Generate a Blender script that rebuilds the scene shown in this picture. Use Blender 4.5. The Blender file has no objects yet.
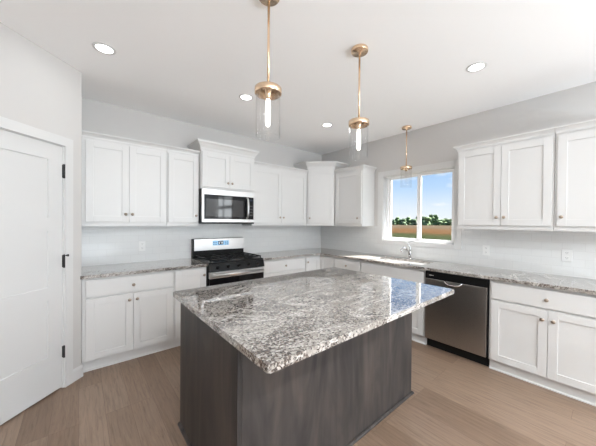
import bpy, bmesh, math, random
from mathutils import Vector, Matrix

S = bpy.context.scene
COL = S.collection
PI = math.pi

# ------------------------------------------------------------------ camera
def set_camera():
    cd = bpy.data.cameras.new('camera')
    cam = bpy.data.objects.new('camera', cd)
    COL.objects.link(cam)
    yaw, pitch, roll = math.radians(49.775), math.radians(-0.533), math.radians(0.517)
    f, u0, v0 = 262.70, 302.02, 224.35
    fw = Vector((math.cos(yaw) * math.cos(pitch), math.sin(yaw) * math.cos(pitch), math.sin(pitch)))
    rt = Vector((math.sin(yaw), -math.cos(yaw), 0))
    up = rt.cross(fw)
    r2 = rt * math.cos(roll) + up * math.sin(roll)
    u2 = up * math.cos(roll) - rt * math.sin(roll)
    m = Matrix((r2, u2, -fw)).transposed().to_4x4()
    m.translation = (-3.6434, -3.7276, 1.4201)
    cam.matrix_world = m
    cd.sensor_fit = 'HORIZONTAL'
    cd.sensor_width = 36
    cd.lens = f / 596 * 36
    cd.shift_x = (298 - u0) / 596
    cd.shift_y = (v0 - 223) / 596
    cd.clip_start = 0.02
    cd.clip_end = 2000
    S.camera = cam
set_camera()

# ------------------------------------------------------------------ world, sun, daylight, exposure
def set_world():
    w = bpy.data.worlds.new('sky')
    S.world = w
    w.use_nodes = True
    nt = w.node_tree
    nt.nodes.clear()
    out = nt.nodes.new('ShaderNodeOutputWorld')
    bg = nt.nodes.new('ShaderNodeBackground')
    tc = nt.nodes.new('ShaderNodeTexCoord')
    sep = nt.nodes.new('ShaderNodeSeparateXYZ')
    nt.links.new(tc.outputs['Generated'], sep.inputs[0])
    ramp = nt.nodes.new('ShaderNodeValToRGB')
    e = ramp.color_ramp.elements
    e[0].position = 0.0
    e[0].color = (0.86, 0.91, 0.98, 1)
    e[1].position = 0.45
    e[1].color = (0.20, 0.42, 0.85, 1)
    for p, c in ((0.05, (0.78, 0.87, 0.98, 1)), (0.12, (0.50, 0.70, 0.97, 1)), (0.2, (0.36, 0.59, 0.94, 1))):
        n = e.new(p)
        n.color = c
    nt.links.new(sep.outputs['Z'], ramp.inputs[0])
    mp = nt.nodes.new('ShaderNodeMapping')
    mp.inputs['Scale'].default_value = (1, 1, 3.2)
    nt.links.new(tc.outputs['Generated'], mp.inputs[0])
    no = nt.nodes.new('ShaderNodeTexNoise')
    no.inputs['Scale'].default_value = 9
    no.inputs['Detail'].default_value = 6
    nt.links.new(mp.outputs[0], no.inputs['Vector'])
    cr = nt.nodes.new('ShaderNodeValToRGB')
    cr.color_ramp.elements[0].position = 0.58
    cr.color_ramp.elements[0].color = (0, 0, 0, 1)
    cr.color_ramp.elements[1].position = 0.72
    cr.color_ramp.elements[1].color = (0.8, 0.8, 0.8, 1)
    nt.links.new(no.outputs[0], cr.inputs[0])
    mix = nt.nodes.new('ShaderNodeMixRGB')
    nt.links.new(cr.outputs[0], mix.inputs[0])
    nt.links.new(ramp.outputs[0], mix.inputs[1])
    mix.inputs[2].default_value = (0.92, 0.95, 1.0, 1)
    nt.links.new(mix.outputs[0], bg.inputs['Color'])
    bg.inputs['Strength'].default_value = 0.84
    nt.links.new(bg.outputs[0], out.inputs[0])
set_world()

def sun():
    d = bpy.data.lights.new('sun', 'SUN')
    d.energy = 40.0
    d.angle = math.radians(0.53)
    d.color = (1.0, 0.97, 0.93)
    o = bpy.data.objects.new('sun', d)
    COL.objects.link(o)
    v = Vector((-2.5, 1.2, -2.15))
    o.rotation_euler = v.to_track_quat('-Z', 'Y').to_euler()
    o.location = (20, -10, 18)
sun()

def area_light(name, loc, direction, sx, sy, power, color=(0.96, 0.98, 1.0)):
    d = bpy.data.lights.new(name, 'AREA')
    d.shape = 'RECTANGLE'
    d.size, d.size_y, d.energy, d.color = sx, sy, power, color
    o = bpy.data.objects.new(name, d)
    COL.objects.link(o)
    o.location = loc
    o.rotation_euler = Vector(direction).to_track_quat('-Z', 'Y').to_euler()
# daylight standing in the openings behind the photographer: sky light, plus an unseen upward fill added inside the room
area_light('daylight_rear', (-2.0, -11.5, 1.35), (0, 1, 0), 3.4, 2.1, 70, (0.86, 0.94, 1.0))
area_light('up_fill_rear', (-2.5, -8.6, 0.3), (0, 0.0, 1), 3.4, 1.6, 500, (0.79, 0.905, 1.0))
area_light('daylight_patio', (0.10, -5.45, 1.15), (-1, 0, 0), 1.35, 2.25, 60, (0.92, 0.97, 1.0))

VS = S.view_settings
VS.view_transform = 'Standard'
VS.look = 'None'
VS.exposure = 0.36
VS.gamma = 1.0
VS.use_curve_mapping = False
S.cycles.max_bounces = 12
S.cycles.diffuse_bounces = 7
S.cycles.glossy_bounces = 5
S.cycles.transmission_bounces = 8
S.cycles.transparent_max_bounces = 16
S.cycles.sample_clamp_indirect = 6
S.cycles.caustics_refractive = False

# ------------------------------------------------------------------ materials
def mat(name, color, rough=0.5, metal=0.0, spec=0.5, coat=0.0, emit=None, estr=0.0):
    m = bpy.data.materials.new(name)
    m.use_nodes = True
    b = m.node_tree.nodes['Principled BSDF']
    b.inputs['Base Color'].default_value = (*color, 1)
    b.inputs['Roughness'].default_value = rough
    b.inputs['Metallic'].default_value = metal
    b.inputs['Specular IOR Level'].default_value = spec
    b.inputs['Coat Weight'].default_value = coat
    if emit:
        b.inputs['Emission Color'].default_value = (*emit, 1)
        b.inputs['Emission Strength'].default_value = estr
    return m

class N:
    """tiny node helper"""
    def __init__(s, m):
        s.nt = m.node_tree
        s.b = s.nt.nodes['Principled BSDF']
    def new(s, t, **kw):
        n = s.nt.nodes.new(t)
        for k, v in kw.items():
            if hasattr(n, k) and k not in n.inputs:
                setattr(n, k, v)
            else:
                n.inputs[k].default_value = v
        return n
    def link(s, a, b):
        s.nt.links.new(a, b)
    def coords(s, scale=(1, 1, 1), rot=(0, 0, 0), loc=(0, 0, 0), space='Object'):
        tc = s.new('ShaderNodeTexCoord')
        mp = s.new('ShaderNodeMapping')
        mp.inputs['Scale'].default_value = scale
        mp.inputs['Rotation'].default_value = rot
        mp.inputs['Location'].default_value = loc
        s.link(tc.outputs[space], mp.inputs[0])
        return mp.outputs[0]
    def ramp(s, fac, stops, interp='LINEAR'):
        r = s.new('ShaderNodeValToRGB')
        r.color_ramp.interpolation = interp
        e = r.color_ramp.elements
        while len(e) < len(stops):
            e.new(0.5)
        for i, (p, c) in enumerate(stops):
            e[i].position = p
            e[i].color = (*c, 1) if len(c) == 3 else c
        s.link(fac, r.inputs[0])
        return r.outputs[0]
    def mix(s, fac, a, b, blend='MIX'):
        m = s.new('ShaderNodeMixRGB', blend_type=blend)
        for i, x in ((0, fac), (1, a), (2, b)):
            if isinstance(x, (int, float)):
                m.inputs[i].default_value = x
            elif isinstance(x, tuple):
                m.inputs[i].default_value = (*x, 1)
            else:
                s.link(x, m.inputs[i])
        return m.outputs[0]
    def math(s, op, a, b=0.0):
        m = s.new('ShaderNodeMath', operation=op)
        for i, x in ((0, a), (1, b)):
            if isinstance(x, (int, float)):
                m.inputs[i].default_value = x
            else:
                s.link(x, m.inputs[i])
        return m.outputs[0]
    def bump(s, h, strength=0.1, dist=0.01):
        b = s.new('ShaderNodeBump')
        b.inputs['Strength'].default_value = strength
        b.inputs['Distance'].default_value = dist
        s.link(h, b.inputs['Height'])
        s.link(b.outputs[0], s.b.inputs['Normal'])

def m_plaster(name, color):
    m = mat(name, color, 0.75, spec=0.3)
    n = N(m)
    no = n.new('ShaderNodeTexNoise', Scale=220.0, Detail=3.0)
    n.link(n.coords(), no.inputs['Vector'])
    n.bump(no.outputs[0], 0.04, 0.002)
    return m

def m_paint(name, color, rough=0.35):
    m = mat(name, color, rough, spec=0.45)
    n = N(m)
    no = n.new('ShaderNodeTexNoise', Scale=60.0, Detail=2.0)
    n.link(n.coords(), no.inputs['Vector'])
    n.bump(no.outputs[0], 0.02, 0.001)
    return m

def m_floor():
    m = mat('oak_planks', (0.3, 0.2, 0.14), 0.32, spec=0.5)
    n = N(m)
    # planks run along world Y: brick rows along X
    v = n.coords(rot=(0, 0, PI / 2))
    br = n.new('ShaderNodeTexBrick', offset=0.37, offset_frequency=3, squash=1.0)
    br.inputs['Scale'].default_value = 1.0
    br.inputs['Brick Width'].default_value = 1.35
    br.inputs['Row Height'].default_value = 0.152
    br.inputs['Mortar Size'].default_value = 0.0011
    br.inputs['Mortar Smooth'].default_value = 0.2
    br.inputs['Color1'].default_value = (0, 0, 0, 1)
    br.inputs['Color2'].default_value = (1, 1, 1, 1)
    br.inputs['Mortar'].default_value = (0.5, 0.5, 0.5, 1)
    n.link(v, br.inputs['Vector'])
    wn = n.new('ShaderNodeTexWhiteNoise', noise_dimensions='1D')
    n.link(br.outputs['Color'], wn.inputs['W'])
    plank = n.ramp(br.outputs['Color'], [(0.0, (0.203, 0.135, 0.092)), (0.35, (0.270, 0.187, 0.133)), (0.7, (0.239, 0.165, 0.115)), (1.0, (0.297, 0.211, 0.155))])
    # grain: long stretched noise + cathedral waves, shifted from plank to plank
    sep = n.new('ShaderNodeVectorMath', operation='MULTIPLY_ADD')
    tc = n.new('ShaderNodeTexCoord')
    cmb = n.new('ShaderNodeCombineXYZ')
    n.link(n.math('MULTIPLY', wn.outputs['Value'], 9.0), cmb.inputs[0])
    n.link(n.math('MULTIPLY', wn.outputs['Value'], 5.0), cmb.inputs[1])
    n.link(tc.outputs['Object'], sep.inputs[0])
    sep.inputs[1].default_value = (1, 1, 1)
    n.link(cmb.outputs[0], sep.inputs[2])
    mp = n.new('ShaderNodeMapping')
    mp.inputs['Scale'].default_value = (22, 1.6, 1)
    n.link(sep.outputs[0], mp.inputs[0])
    g = n.new('ShaderNodeTexNoise', Scale=3.0, Detail=8.0, Roughness=0.65, Distortion=0.8)
    n.link(mp.outputs[0], g.inputs['Vector'])
    mp2 = n.new('ShaderNodeMapping')
    mp2.inputs['Scale'].default_value = (9, 0.55, 1)
    n.link(sep.outputs[0], mp2.inputs[0])
    wv = n.new('ShaderNodeTexWave', wave_type='BANDS', Scale=0.8, Distortion=11.0, Detail=4.0)
    wv.inputs['Detail Scale'].default_value = 1.2
    n.link(mp2.outputs[0], wv.inputs['Vector'])
    gr = n.ramp(g.outputs[0], [(0.28, (0.68, 0.65, 0.63)), (0.48, (0.97, 0.97, 0.97)), (0.72, (1.16, 1.16, 1.16))])
    wr = n.ramp(wv.outputs['Fac'], [(0.0, (0.93, 0.92, 0.91)), (0.3, (1, 1, 1)), (1.0, (1.02, 1.02, 1.02))])
    c = n.mix(1.0, plank, gr, 'MULTIPLY')
    c = n.mix(1.0, c, wr, 'MULTIPLY')
    seam = n.ramp(br.outputs['Fac'], [(0.0, (1, 1, 1)), (1.0, (0.62, 0.58, 0.55))])
    c = n.mix(1.0, c, seam, 'MULTIPLY')
    n.link(c, n.b.inputs['Base Color'])
    rr = n.ramp(g.outputs[0], [(0.0, (0.36, 0.36, 0.36)), (1.0, (0.46, 0.46, 0.46))])
    n.link(rr, n.b.inputs['Roughness'])
    n.bump(g.outputs[0], 0.05, 0.002)
    return m

def m_granite():
    m = mat('speckled_granite', (0.6, 0.57, 0.54), 0.05, spec=0.55, coat=0.6)
    n = N(m)
    n.b.inputs['Coat Roughness'].default_value = 0.02
    co = n.coords(space='Object')
    big = n.new('ShaderNodeTexNoise', Scale=2.6, Detail=5.0, Roughness=0.62, Distortion=1.1)
    n.link(co, big.inputs['Vector'])
    patch = n.ramp(big.outputs[0], [(0.455, (0, 0, 0)), (0.60, (1, 1, 1))])
    warp = n.new('ShaderNodeTexNoise', Scale=28.0, Detail=3.0)
    n.link(co, warp.inputs['Vector'])
    wc = n.mix(0.012, co, warp.outputs['Color'], 'ADD')
    v1 = n.new('ShaderNodeTexVoronoi', Scale=105.0)
    n.link(wc, v1.inputs['Vector'])
    bw = n.new('ShaderNodeSeparateColor')
    n.link(v1.outputs['Color'], bw.inputs[0])
    v2 = n.new('ShaderNodeTexVoronoi', Scale=150.0)
    n.link(wc, v2.inputs['Vector'])
    bw2 = n.new('ShaderNodeSeparateColor')
    n.link(v2.outputs['Color'], bw2.inputs[0])
    mid = n.new('ShaderNodeTexNoise', Scale=13.0, Detail=6.0, Roughness=0.75)
    n.link(co, mid.inputs['Vector'])
    # base from pale quartz to warm grey
    base = n.ramp(bw.outputs[0], [(0.0, (0.36, 0.345, 0.33)), (0.4, (0.47, 0.46, 0.445)), (0.8, (0.56, 0.55, 0.535)), (1.0, (0.74, 0.73, 0.715))])
    cloud = n.ramp(mid.outputs[0], [(0.3, (0.72, 0.70, 0.68)), (0.6, (1.0, 1.0, 1.0)), (0.8, (1.1, 1.1, 1.1))])
    base = n.mix(1.0, n.mix(1.0, base, cloud, 'MULTIPLY'), (0.74, 0.705, 0.67), 'MULTIPLY')
    # brown crystals: cell value under a threshold that grows in the patches
    th = n.math('ADD', n.math('MULTIPLY', patch, 0.55), 0.04)
    th = n.math('ADD', th, n.math('MULTIPLY', n.math('SUBTRACT', mid.outputs[0], 0.5), 0.8))
    dk = n.math('LESS_THAN', bw.outputs[1], th)
    brown = n.ramp(bw2.outputs[1], [(0.0, (0.03, 0.024, 0.022)), (0.5, (0.11, 0.085, 0.072)), (1.0, (0.20, 0.165, 0.145))])
    c = n.mix(n.math('MULTIPLY', dk, 0.92), base, brown)
    # tiny black flecks
    fl = n.math('LESS_THAN', bw2.outputs[0], n.math('ADD', 0.085, n.math('MULTIPLY', patch, 0.09)))
    c = n.mix(n.math('MULTIPLY', fl, 0.8), c, (0.05, 0.045, 0.045))
    # pale quartz veins
    vn = n.new('ShaderNodeTexNoise', Scale=1.5, Detail=7.0, Roughness=0.6, Distortion=1.8)
    n.link(n.coords(scale=(0.7, 1.6, 1), rot=(0, 0, 0.5), loc=(3.1, 0.4, 0)), vn.inputs['Vector'])
    vein = n.ramp(vn.outputs[0], [(0.485, (0, 0, 0)), (0.5, (0.55, 0.55, 0.55)), (0.515, (0, 0, 0))])
    c = n.mix(vein, c, (0.80, 0.77, 0.73))
    n.link(c, n.b.inputs['Base Color'])
    return m

def m_tile(name, along):
    """white glossy subway tile, 'along' = world axis the courses run along"""
    m = mat(name, (0.78, 0.785, 0.78), 0.14, spec=0.38)
    n = N(m)
    rot = (PI / 2, 0, 0) if along == 'x' else (PI / 2, 0, PI / 2)
    tc = n.new('ShaderNodeTexCoord')
    sp = n.new('ShaderNodeSeparateXYZ')
    n.link(tc.outputs['Object'], sp.inputs[0])
    cb = n.new('ShaderNodeCombineXYZ')
    n.link(sp.outputs[0 if along == 'x' else 1], cb.inputs[0])
    n.link(sp.outputs[2], cb.inputs[1])
    br = n.new('ShaderNodeTexBrick', offset=0.5)
    br.inputs['Scale'].default_value = 1
    br.inputs['Brick Width'].default_value = 0.155
    br.inputs['Row Height'].default_value = 0.0775
    br.inputs['Mortar Size'].default_value = 0.0016
    br.inputs['Mortar Smooth'].default_value = 0.3
    br.inputs['Color1'].default_value = (0.70, 0.705, 0.70, 1)
    br.inputs['Color2'].default_value = (0.72, 0.725, 0.72, 1)
    br.inputs['Mortar'].default_value = (0.64, 0.64, 0.635, 1)
    n.link(cb.outputs[0], br.inputs['Vector'])
    n.link(br.outputs['Color'], n.b.inputs['Base Color'])
    inv = n.math('SUBTRACT', 1.0, br.outputs['Fac'])
    no = n.new('ShaderNodeTexNoise', Scale=9.0, Detail=1.0)
    n.link(cb.outputs[0], no.inputs['Vector'])
    h = n.math('ADD', inv, n.math('MULTIPLY', no.outputs[0], 0.35))
    n.bump(h, 0.2, 0.001)
    return m

def m_stained_wood():
    m = mat('dark_stained_wood', (0.1, 0.085, 0.075), 0.45, spec=0.18)
    n = N(m)
    g = n.new('ShaderNodeTexNoise', Scale=3.0, Detail=8.0, Roughness=0.6, Distortion=0.5)
    n.link(n.coords(scale=(7, 7, 0.5)), g.inputs['Vector'])
    w = n.new('ShaderNodeTexNoise', Scale=2.4, Detail=3.0, Distortion=1.5)
    n.link(n.coords(scale=(2.6, 2.6, 0.45), loc=(1.3, 0, 0)), w.inputs['Vector'])
    c = n.ramp(g.outputs[0], [(0.2, (0.040, 0.035, 0.032)), (0.5, (0.053, 0.046, 0.043)), (0.85, (0.070, 0.060, 0.056))])
    d = n.ramp(w.outputs[0], [(0.34, (0.66, 0.68, 0.71)), (0.5, (0.95, 0.95, 0.95)), (0.68, (1.32, 1.25, 1.19))])
    c = n.mix(1.0, c, d, 'MULTIPLY')
    n.link(c, n.b.inputs['Base Color'])
    n.bump(g.outputs[0], 0.06, 0.002)
    return m

def m_steel(name, color, rough, axis):
    m = mat(name, color, rough, metal=1.0)
    n = N(m)
    sc = {'x': (1.2, 200, 200), 'y': (200, 1.2, 200), 'z': (200, 200, 1.2)}[axis]
    g = n.new('ShaderNodeTexNoise', Scale=1.0, Detail=3.0)
    n.link(n.coords(scale=sc), g.inputs['Vector'])
    r = n.ramp(g.outputs[0], [(0.2, (rough * 0.8,) * 3), (0.8, (rough * 1.25,) * 3)])
    n.link(r, n.b.inputs['Roughness'])
    n.bump(g.outputs[0], 0.006, 0.0005)
    return m

def m_glass(name, tint=(1, 1, 1), gl=0.5, ior=1.45):
    m = bpy.data.materials.new(name)
    m.use_nodes = True
    nt = m.node_tree
    nt.nodes.clear()
    out = nt.nodes.new('ShaderNodeOutputMaterial')
    tr = nt.nodes.new('ShaderNodeBsdfTransparent')
    tr.inputs[0].default_value = (*tint, 1)
    g = nt.nodes.new('ShaderNodeBsdfGlossy')
    g.inputs['Roughness'].default_value = 0.02
    lw = nt.nodes.new('ShaderNodeLayerWeight')           # Schlick reflectance, the same on both faces of the sheet
    lw.inputs['Blend'].default_value = 0.5
    pw = nt.nodes.new('ShaderNodeMath')
    pw.operation = 'POWER'
    pw.inputs[1].default_value = 5.0
    nt.links.new(lw.outputs['Facing'], pw.inputs[0])
    mu = nt.nodes.new('ShaderNodeMath')
    mu.operation = 'MULTIPLY_ADD'
    mu.inputs[1].default_value = gl * 0.9
    mu.inputs[2].default_value = 0.035 * gl
    nt.links.new(pw.outputs[0], mu.inputs[0])
    mx = nt.nodes.new('ShaderNodeMixShader')
    nt.links.new(mu.outputs[0], mx.inputs[0])
    nt.links.new(tr.outputs[0], mx.inputs[1])
    nt.links.new(g.outputs[0], mx.inputs[2])
    nt.links.new(mx.outputs[0], out.inputs[0])
    return m

def m_emit(name, color, strength):
    m = bpy.data.materials.new(name)
    m.use_nodes = True
    nt = m.node_tree
    nt.nodes.clear()
    out = nt.nodes.new('ShaderNodeOutputMaterial')
    e = nt.nodes.new('ShaderNodeEmission')
    e.inputs[0].default_value = (*color, 1)
    e.inputs[1].default_value = strength
    nt.links.new(e.outputs[0], out.inputs[0])
    return m

WALL = m_plaster('greige_wall_paint', (0.60, 0.585, 0.57))
CEIL = m_plaster('white_ceiling_paint', (0.93, 0.93, 0.93))
WHITE = m_paint('white_cabinet_paint', (0.665, 0.66, 0.65), 0.33)
TRIM = m_paint('white_trim_paint', (0.665, 0.662, 0.655), 0.38)
VINYL = mat('white_vinyl', (0.86, 0.86, 0.86), 0.3)
FLOOR = m_floor()
GRAN = m_granite()
TILEX = m_tile('subway_tile_back', 'x')
TILEY = m_tile('subway_tile_right', 'y')
WOOD = m_stained_wood()
STEEL = m_steel('brushed_steel', (0.64, 0.635, 0.63), 0.33, 'x')
DWSTEEL = m_steel('dark_brushed_steel', (0.40, 0.385, 0.37), 0.30, 'y')
CHROME = mat('polished_chrome', (0.75, 0.75, 0.76), 0.08, 1.0)
SINKM = m_steel('sink_steel', (0.82, 0.82, 0.82), 0.35, 'y')
BRASS = mat('champagne_brass', (0.80, 0.595, 0.415), 0.26, 1.0)
KNOBM = mat('champagne_bronze_knob', (0.42, 0.345, 0.28), 0.3, 1.0)
BLACK = mat('black_enamel', (0.008, 0.008, 0.008), 0.3, spec=0.2)
BLACKM = mat('matte_black_iron', (0.009, 0.009, 0.009), 0.6, spec=0.2)
BLACKG = mat('black_glass', (0.006, 0.006, 0.007), 0.05, spec=0.3)
MESHG = mat('grey_screened_glass', (0.03, 0.03, 0.03), 0.04, spec=0.6)
HINGE = mat('black_metal', (0.01, 0.01, 0.01), 0.4)
PLATE = mat('white_plastic', (0.78, 0.78, 0.77), 0.3)
SLOT = mat('dark_slot', (0.08, 0.08, 0.08), 0.5)
GLASS = m_glass('clear_shade_glass', (0.985, 0.985, 0.985), 0.6)
PANE = m_glass('window_glass', (0.99, 0.995, 0.99), 0.5)
BULB = m_emit('glowing_bulb', (1.0, 0.95, 0.87), 4.0)
LENS = m_emit('lit_lens', (1.0, 0.98, 0.95), 6.0)
DISPL = m_emit('blue_display', (0.35, 0.62, 0.9), 0.75)
DISPD = mat('dark_display', (0.02, 0.03, 0.05), 0.15)
DIGIT = m_emit('display_digits', (0.8, 0.93, 1.0), 1.2)
MARK = mat('pale_lettering', (0.55, 0.55, 0.55), 0.4)

# ------------------------------------------------------------------ mesh helpers
class MB:
    def __init__(s):
        s.bm = bmesh.new()
    def box(s, x0, x1, y0, y1, z0, z1, bev=0.0, mi=0):
        bm = s.bm
        xs, ys, zs = sorted((x0, x1)), sorted((y0, y1)), sorted((z0, z1))
        v = [bm.verts.new((x, y, z)) for z in zs for y in ys for x in xs]
        fs = [bm.faces.new([v[i] for i in q]) for q in ((0, 2, 3, 1), (4, 5, 7, 6), (0, 1, 5, 4), (1, 3, 7, 5), (3, 2, 6, 7), (2, 0, 4, 6))]
        for f in fs:
            f.material_index = mi
        if bev > 0:
            ed = list({e for f in fs for e in f.edges})
            r = bmesh.ops.bevel(bm, geom=ed, offset=bev, segments=2, profile=0.5, affect='EDGES', clamp_overlap=True)
            for f in r['faces']:
                f.material_index = mi
        return s
    def prism(s, pts, z0, z1, mi=0, bev=0.0):
        """plan polygon (counter-clockwise) extruded in z"""
        bm = s.bm
        lo = [bm.verts.new((x, y, z0)) for x, y in pts]
        hi = [bm.verts.new((x, y, z1)) for x, y in pts]
        n = len(pts)
        fs = [bm.faces.new(lo[::-1]), bm.faces.new(hi)]
        for i in range(n):
            j = (i + 1) % n
            fs.append(bm.faces.new((lo[i], lo[j], hi[j], hi[i])))
        for f in fs:
            f.material_index = mi
        if bev > 0:
            ed = list({e for f in fs[:2] for e in f.edges})
            bmesh.ops.bevel(bm, geom=ed, offset=bev, segments=3, profile=0.5, affect='EDGES', clamp_overlap=True)
        return s
    def lathe(s, prof, segs=24, mat4=None, mi=0, cap=True):
        """profile [(r, z)] around local z, placed by mat4"""
        bm = s.bm
        M = mat4 or Matrix()
        rings = []
        for r, z in prof:
            if r < 1e-6:
                rings.append([bm.verts.new(M @ Vector((0, 0, z)))])
            else:
                rings.append([bm.verts.new(M @ Vector((r * math.cos(2 * PI * k / segs), r * math.sin(2 * PI * k / segs), z))) for k in range(segs)])
        for a, b in zip(rings, rings[1:]):
            for k in range(segs):
                k2 = (k + 1) % segs
                if len(a) == 1 and len(b) == 1:
                    continue
                if len(a) == 1:
                    f = bm.faces.new((a[0], b[k2], b[k]))
                elif len(b) == 1:
                    f = bm.faces.new((a[k], a[k2], b[0]))
                else:
                    f = bm.faces.new((a[k], a[k2], b[k2], b[k]))
                f.material_index = mi
                f.smooth = True
        if cap:
            for ring in (rings[0], rings[-1]):
                if len(ring) > 2:
                    f = bm.faces.new(ring)
                    f.material_index = mi
        return s
    def tube(s, pts, radii, segs=12, mi=0):
        bm = s.bm
        pts = [Vector(p) for p in pts]
        if isinstance(radii, (int, float)):
            radii = [radii] * len(pts)
        prev = None
        ref = None
        for i, p in enumerate(pts):
            d = (pts[min(i + 1, len(pts) - 1)] - pts[max(i - 1, 0)]).normalized()
            if ref is None:
                ref = d.orthogonal().normalized()
            ref = (ref - d * ref.dot(d)).normalized()
            q = d.cross(ref)
            ring = [bm.verts.new(p + (ref * math.cos(2 * PI * k / segs) + q * math.sin(2 * PI * k / segs)) * radii[i]) for k in range(segs)]
            if prev:
                for k in range(segs):
                    f = bm.faces.new((prev[k], prev[(k + 1) % segs], ring[(k + 1) % segs], ring[k]))
                    f.smooth = True
                    f.material_index = mi
            else:
                bm.faces.new(ring[::-1]).material_index = mi
            prev = ring
        bm.faces.new(prev).material_index = mi
        return s
    def sweep(s, path, prof, mi=0, closed=False):
        """sweep a closed (out, z) profile along a plan path; 'out' is to the right of travel"""
        bm = s.bm
        P = [Vector((x, y)) for x, y in path]
        n = len(P)
        rings = []
        for i in range(n):
            def nrm(a, b):
                d = (b - a).normalized()
                return Vector((d.y, -d.x))
            if i == 0:
                o = nrm(P[0], P[1])
            elif i == n - 1:
                o = nrm(P[-2], P[-1])
            else:
                a, b = nrm(P[i - 1], P[i]), nrm(P[i], P[i + 1])
                h = (a + b).normalized()
                o = h / max(0.2, h.dot(a))
            rings.append([bm.verts.new((P[i].x + o.x * u, P[i].y + o.y * u, z)) for u, z in prof])
        m = len(prof)
        for a, b in zip(rings, rings[1:]):
            for k in range(m):
                f = bm.faces.new((a[k], a[(k + 1) % m], b[(k + 1) % m], b[k]))
                f.material_index = mi
        bm.faces.new(rings[0][::-1]).material_index = mi
        bm.faces.new(rings[-1]).material_index = mi
        return s
    def build(s, name, mats, parent=None, label=None, smooth=False):
        bm = s.bm
        bmesh.ops.recalc_face_normals(bm, faces=bm.faces)
        me = bpy.data.meshes.new(name)
        bm.to_mesh(me)
        bm.free()
        for m in (mats if isinstance(mats, (list, tuple)) else [mats]):
            me.materials.append(m)
        if smooth:
            for p in me.polygons:
                p.use_smooth = True
        o = bpy.data.objects.new(name, me)
        COL.objects.link(o)
        if parent:
            o.parent = parent
        if label:
            o['label'] = label
        return o

def thing(name, label, cat, loc=(0, 0, 0), rz=0.0, group=None):
    o = bpy.data.objects.new(name, None)
    o.empty_display_size = 0.1
    COL.objects.link(o)
    o.location = loc
    o.rotation_euler = (0, 0, rz)
    o['label'] = label
    o['category'] = cat
    if group:
        o['group'] = group
    return o
def tag(o, label, cat, group=None):
    o['label'] = label
    o['category'] = cat
    if group:
        o['group'] = group
    return o
def struct(o):
    o['kind'] = 'structure'
    return o

# ------------------------------------------------------------------ room shell
ZC = 2.745
XL, YR = -7.0, -11.6
struct(MB().box(XL - 0.15, 0.15, YR - 0.15, 0.15, -0.12, 0).build('floor', FLOOR))
struct(MB().box(XL - 0.15, 0.15, YR - 0.15, 0.15, ZC, ZC + 0.15).build('ceiling', CEIL))
struct(MB().box(XL - 0.15, 0.15, 0, 0.15, 0, ZC).build('wall_back', WALL))

WY0, WY1, WZ0, WZ1 = -2.425, -1.398, 1.148, 2.142       # kitchen window rough opening
PY0, PY1, PZ1 = -6.15, -4.75, 2.3                          # patio door opening
b = MB()
b.box(0, 0.15, WY1, 0.0, 0, ZC)
b.box(0, 0.15, WY0, WY1, 0, WZ0)
b.box(0, 0.15, WY0, WY1, WZ1, ZC)
b.box(0, 0.15, PY1, WY0, 0, ZC)
b.box(0, 0.15, PY0, PY1, PZ1, ZC)
b.box(0, 0.15, YR, PY0, 0, ZC)
struct(b.build('wall_right', WALL))
struct(MB().box(XL - 0.15, XL, YR, -1.5, 0, ZC).build('wall_left', WALL))
RX0, RX1, RZ0, RZ1 = -3.7, -0.3, 0.3, 2.4
b = MB()
b.box(XL, RX0, YR - 0.15, YR, 0, ZC)
b.box(RX1, 0, YR - 0.15, YR, 0, ZC)
b.box(RX0, RX1, YR - 0.15, YR, 0, RZ0)
b.box(RX0, RX1, YR - 0.15, YR, RZ1, ZC)
struct(b.build('wall_rear', WALL))

# corner pantry: diagonal wall with the door, local s runs from the kitchen corner
PC = Vector((-3.632, -0.630))
sd = Vector((-1, -1)).normalized()
nd = Vector((1, -1)).normalized()                        # into the kitchen
def dg(s_, off=0.0):
    p = PC + sd * s_ + nd * off
    return (p.x, p.y)
SEND = 1.243
DS0, DS1, DZ = 0.168, 0.930, 2.03                        # door leaf span
def dbox(mb, s0, s1, o0, o1, z0, z1, mi=0, bev=0.0):
    return mb.prism([dg(s0, o0), dg(s0, o1), dg(s1, o1), dg(s1, o0)], z0, z1, mi, bev)
b = MB()
dbox(b, 0, DS0 - 0.012, -0.12, 0, 0, ZC)
dbox(b, DS1 + 0.012, SEND, -0.12, 0, 0, ZC)
dbox(b, DS0 - 0.012, DS1 + 0.012, -0.12, 0, DZ + 0.012, ZC)
b.prism([(PC.x, PC.y), (PC.x, 0.0), (PC.x - 0.12, 0.0), (PC.x - 0.12, PC.y - 0.05)], 0, ZC)
e = dg(SEND)
b.box(XL, e[0] + 0.02, e[1], e[1] + 0.12, 0, ZC)
struct(b.build('wall_pantry', WALL))

# tiled backsplashes
b = MB()
b.box(PC.x + 0.001, -2.487, -0.008, 0.0, 0.90, 1.361)
b.box(-2.487, -1.723, -0.008, 0.0, 0.90, 1.42)
b.box(-1.723, 0, -0.008, 0.0, 0.90, 1.361)
struct(b.build('wall_back_tile', TILEX))
CO = 0.092                                               # casing width
b = MB()
b.box(-0.008, 0, WY1 + CO, -0.008, 0.90, 1.361)
b.box(-0.008, 0, WY0 - CO, WY1 + CO, 0.90, WZ0 - 0.058)
b.box(-0.008, 0, -3.80, WY0 - CO, 0.90, 1.361)
struct(b.build('wall_right_tile', TILEY))

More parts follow.
